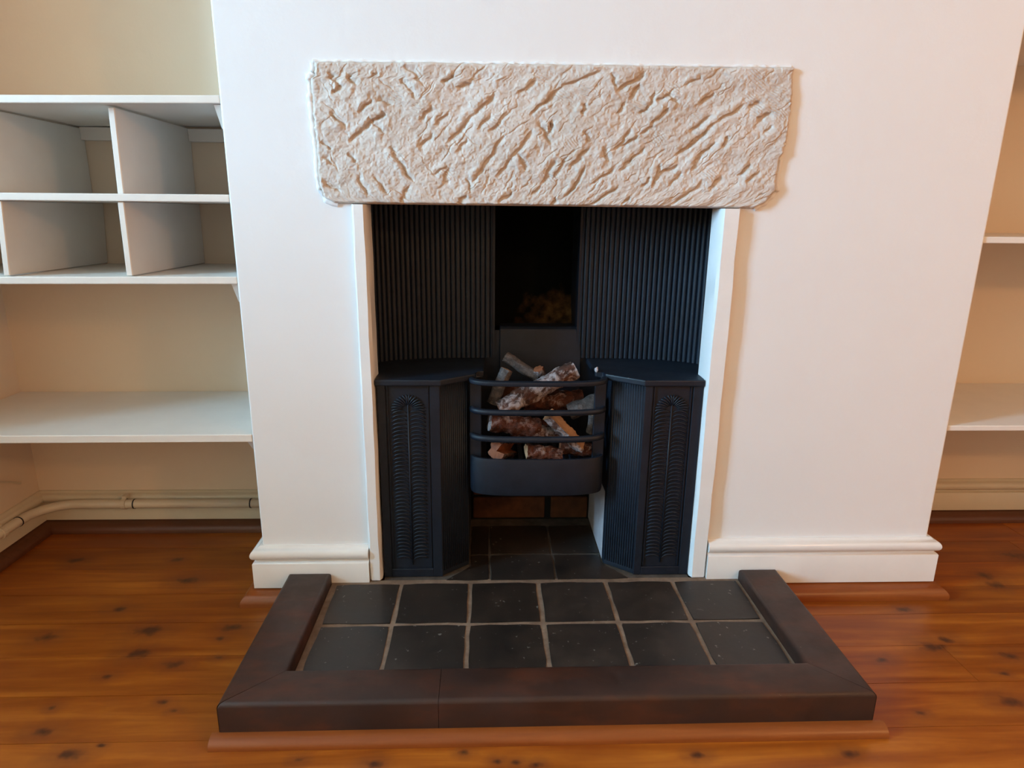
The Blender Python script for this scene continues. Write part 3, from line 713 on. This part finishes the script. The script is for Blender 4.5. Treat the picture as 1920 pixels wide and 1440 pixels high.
# ------------------------------------------------------------------ logs in the basket
def log(p, q, r, label, bark, cut=M_CUT, split=None, seed=0, group='logs in the fire basket', taper=0.92):
    """p, q: the two ends. split: None, or (start, sweep) in degrees of kept round bark; flat split faces close the rest"""
    P, Q = Vector(p), Vector(q); r_ = random.Random(seed)
    o = thing('log', label, 'log', group); o.location = P
    ax = (Q-P); L = ax.length; ax.normalize()
    side = ax.cross(Vector((0, 0, 1))).normalized(); up = side.cross(ax).normalized()
    if up.z < 0: up = -up
    st, sw = split if split else (0, 360); n = 28; m = 26; rings = []
    for i in range(m+1):
        t = i/m; c = ax*(L*t)+side*(math.sin(t*3+seed)*r*0.10); ring = []
        for k in range(n+(1 if split else 0)):
            a = math.radians(st+sw*k/n)
            h = mnoise.noise(Vector((math.cos(a)*1.4+seed*5.1, math.sin(a)*1.4, t*L*45)))*0.22+(mnoise.noise(Vector((math.cos(a)*3.5, math.sin(a)*3.5+seed, t*L*110)))*0.20+mnoise.noise(Vector((math.cos(a)*7, math.sin(a)*7+seed, t*L*220)))*0.12)*(0.3 if bark is M_BARKGREY else 1.0)
            rr = r*(1+h)*(1-(1-taper)*t)
            ring.append(c+side*(math.cos(a)*rr)+up*(math.sin(a)*rr))
        rings.append((c, ring))
    b = bmesh.new(); V = [[b.verts.new(v) for v in g[1]] for g in rings]; nk = len(V[0])
    for a, c in zip(V, V[1:]):
        for k in range(nk if not split else nk-1): b.faces.new((a[k], a[(k+1) % nk], c[(k+1) % nk], c[k]))
    obj('bark', b, bark, o, True)
    for e in (0, m):
        b = bmesh.new(); c = rings[e][0]; vs = [b.verts.new(v) for v in rings[e][1]]; cv = b.verts.new(c+ax*(0.0015 if e else -0.0015))
        for k in range(nk if not split else nk-1): b.faces.new((vs[k], vs[(k+1) % nk], cv))
        if split: pass
        obj('cut_end', b, cut, o)
    if split:
        b = bmesh.new(); A = []
        for c, g in rings: A.append((b.verts.new(g[0]), b.verts.new(c), b.verts.new(g[-1])))
        for x, y in zip(A, A[1:]):
            b.faces.new((x[0], y[0], y[1], x[1])); b.faces.new((x[1], y[1], y[2], x[2]))
        obj('split_face', b, cut, o)
    return o
log((-0.062, 0.150, 0.538), (0.014, 0.128, 0.490), 0.0128, 'smooth grey round log leaning at the top left of the pile', M_BARKGREY, M_BARKGREY, seed=1)
log((-0.077, 0.055, 0.435), (0.096, 0.085, 0.522), 0.0215, 'lumpy grey-barked log crossing the pile, red end raised to the right', M_BARK, M_CUTRED, seed=2)
log((0.014, 0.125, 0.513), (0.044, 0.150, 0.444), 0.0120, 'short stub of log standing behind the crossing log', M_BARK, M_CUTRED, seed=3)
log((-0.059, 0.098, 0.518), (-0.093, 0.085, 0.440), 0.0150, 'split grey stick standing on end at the left of the basket', M_BARKGREY, M_CUT, split=(20, 200), seed=4)
log((-0.099, 0.040, 0.412), (0.013, 0.060, 0.392), 0.0230, 'reddish log lying behind the middle bars, round end to the left', M_BARKRED, M_BARK, seed=5)
log((-0.018, 0.112, 0.442), (0.118, 0.122, 0.440), 0.0240, 'dark red-brown log under the top bar', M_BARKRED, M_CUTRED, seed=6)
log((0.036, 0.032, 0.434), (0.114, 0.036, 0.352), 0.0190, 'split log with a pale flat face sloping down to the right', M_BARK, M_CUT, split=(150, 200), seed=7)
log((0.087, 0.090, 0.419), (0.151, 0.080, 0.448), 0.0190, 'dark mossy log end at the right of the basket', M_BARKGREY, M_CUT, seed=8)
log((0.000, 0.052, 0.388), (0.077, 0.075, 0.367), 0.0170, 'grey-barked stub in the middle of the basket', M_BARK, M_BARK, seed=9)
log((-0.082, 0.030, 0.345), (-0.051, 0.090, 0.327), 0.0200, 'short log at the bottom left, bark end forward', M_BARK, M_CUTRED, split=(60, 290), seed=10)
log((-0.018, 0.030, 0.340), (0.062, 0.045, 0.328), 0.0200, 'split log with a pale face lying at the bottom of the basket', M_BARKRED, M_CUT, split=(-30, 190), seed=11)
log((0.063, 0.060, 0.344), (0.135, 0.060, 0.338), 0.0170, 'reddish log at the bottom right of the basket', M_BARKRED, M_CUTRED, seed=12)
log((0.137, 0.060, 0.425), (0.136, 0.075, 0.375), 0.0110, 'small grey stick against the right upright', M_BARKGREY, M_CUT, seed=13)
log((-0.046, 0.100, 0.360), (0.082, 0.125, 0.371), 0.0230, 'dark log buried at the back of the pile', M_BARKRED, M_CUTRED, seed=14)
log((-0.059, 0.130, 0.456), (0.033, 0.160, 0.434), 0.0230, 'dark log behind the standing stick', M_BARKRED, M_CUTRED, seed=15)
bmc = bmesh.new(); bmesh.ops.create_icosphere(bmc, subdivisions=2, radius=0.006)
for v in bmc.verts: v.co *= 1+0.35*mnoise.noise(v.co*300); 
for v in bmc.verts: v.co.x *= 0.7
ch = obj('plaster_chip', bmc, M_WHITEWASH); ch.location = (0.142, 0.073, 0.5245)
tag(ch, 'tiny white plaster chip on the corner of the right hob', 'chip')

# ------------------------------------------------------------------ shelves of the left alcove
def slab(x0, x1, y0, y1, zl, zr, th, bev=0.0018):
    b = box(x0, x1, y0, y1, 0, th, bev, 2)
    for v in b.verts: v.co.z += zl+(zr-zl)*(v.co.x-x0)/(x1-x0)-th
    return b
un = thing('shelf_unit', 'white pigeonhole shelving built into the left alcove', 'shelf')
XS = XL-0.0005
obj('shelf', slab(AX+0.0005, XS, 0.002, AYL-0.0005, 1.063, 1.0740, 0.0145), M_SHELF, un)
obj('shelf', slab(AX+0.0005, XS, 0.002, AYL-0.0005, 0.8905, 0.8930, 0.0145), M_SHELF, un)
obj('shelf', slab(AX+0.0005, XS, 0.002, AYL-0.0005, 0.7275, 0.7330, 0.0150), M_SHELF, un)
def divider(x, z0, z1, y=0.006, lean=0.0):
    b = box(x-0.0125, x, y, AYL-0.002, z0, z1, 0.0015, 1)
    for v in b.verts: v.co.x += lean*(1-(v.co.z-z0)/(z1-z0))
    obj('divider', b, M_SHELF, un)
divider(-0.823, 0.8915, 1.0525, 0.026, -0.004); divider(-1.076, 0.8915, 1.0490, 0.026)
divider(-0.820, 0.7325, 0.8775, 0.008, -0.002); divider(-1.054, 0.7310, 0.8765, 0.008, -0.010)
for x0, x1 in ((XS-0.2105, XS), (-1.076, -0.8365), (AX+0.001, -1.0895)):
    obj('rail', box(x0, x1-0.0005, AYL-0.018, AYL-0.0005, 1.022, 1.0485 if x0 < -1.1 else 1.0515, 0.001, 1), M_SHELF, un)
def cleat(z, parent, h=0.040, y=0.012):
    obj('cleat', prism([(y, z), (y+0.03, z-h), (AYL-0.03, z-h), (AYL-0.03, z)], 'X', XS-0.016, XS), M_SHELF, parent)
cleat(1.0585, un); cleat(0.7170, un)
sh = thing('wall_shelf', 'wide white shelf low in the left alcove above the pipe', 'shelf')
obj('board', slab(AX+0.0005, XS, 0.001, AYL-0.0005, 0.3925, 0.3955, 0.0175), M_SHELF, sh)
cleat(0.3770, sh, 0.03)
def rshelf(z, th, label):
    s = thing('wall_shelf', label, 'shelf')
    obj('board', slab(XR+0.0005, ARX-0.0005, 0.004, AYR-0.0005, z, z, th), M_SHELF, s)
    obj('cleat', box(XR+0.0005, XR+0.016, 0.04, AYR-0.03, z-th-0.03, z-th, 0.001, 1), M_SHELF, s)
rshelf(0.413, 0.0125, 'lowest white shelf in the right alcove, partly in daylight')
rshelf(0.8275, 0.0135, 'middle white shelf in the right alcove')
rshelf(1.2505, 0.0150, 'highest white shelf at the top right corner of the picture')

# heating pipe along the skirting of the left alcove
pi_ = thing('heating_pipe', 'cream painted heating pipe bending round the alcove corner', 'pipe')
PY, PX, PZ, PR = 0.318, AX+0.036, 0.086, 0.0125
path = [(XS-0.004, PY, PZ), (-1.20, PY, PZ)]
for k in range(9):
    a = math.pi/2*k/8; path.append((PX+0.09-0.09*math.sin(a), PY-0.09+0.09*math.cos(a), PZ))
path += [(PX, -0.05, PZ+0.004)]
obj('tube', tube(bmesh.new(), path, PR, 14), M_PIPE, pi_, True)
def clip(x, y, along):
    b = bmesh.new()
    d = Vector((1, 0, 0)) if along == 'X' else Vector((0, 1, 0))
    c = Vector((x, y, PZ)); tube(b, [c-d*0.006, c+d*0.006], PR+0.0025, 14)
    if along == 'X': box(x-0.006, x+0.006, y, AYL-0.018, PZ-0.004, PZ+0.022, bm=b)
    else: box(AX+0.018, x, y-0.006, y+0.006, PZ-0.004, PZ+0.022, bm=b)
    return obj('pipe_clip', b, M_PIPE, pi_)
clip(-1.092, PY, 'X'); clip(PX, 0.155, 'Y')
def ring(x, y, along):
    d = Vector((1, 0, 0)) if along == 'X' else Vector((0, 1, 0)); c = Vector((x, y, PZ))
    obj('black_ring', tube(bmesh.new(), [c-d*0.0015, c+d*0.0015], PR+0.0012, 14), M_BLACK, pi_)
ring(-1.065, PY, 'X'); ring(-0.752, PY, 'X'); ring(PX, 0.215, 'Y')
cb = bmesh.new(); pts = []
for k in range(9):
    t = k/8
    pts.append((AX+0.004, 0.02+0.27*t, 0.235-0.075*t*t))
tube(cb, pts, 0.0028, 6)
tag(obj('cable', cb, M_PIPE), 'thin cream cable curving down the alcove side wall', 'cable')
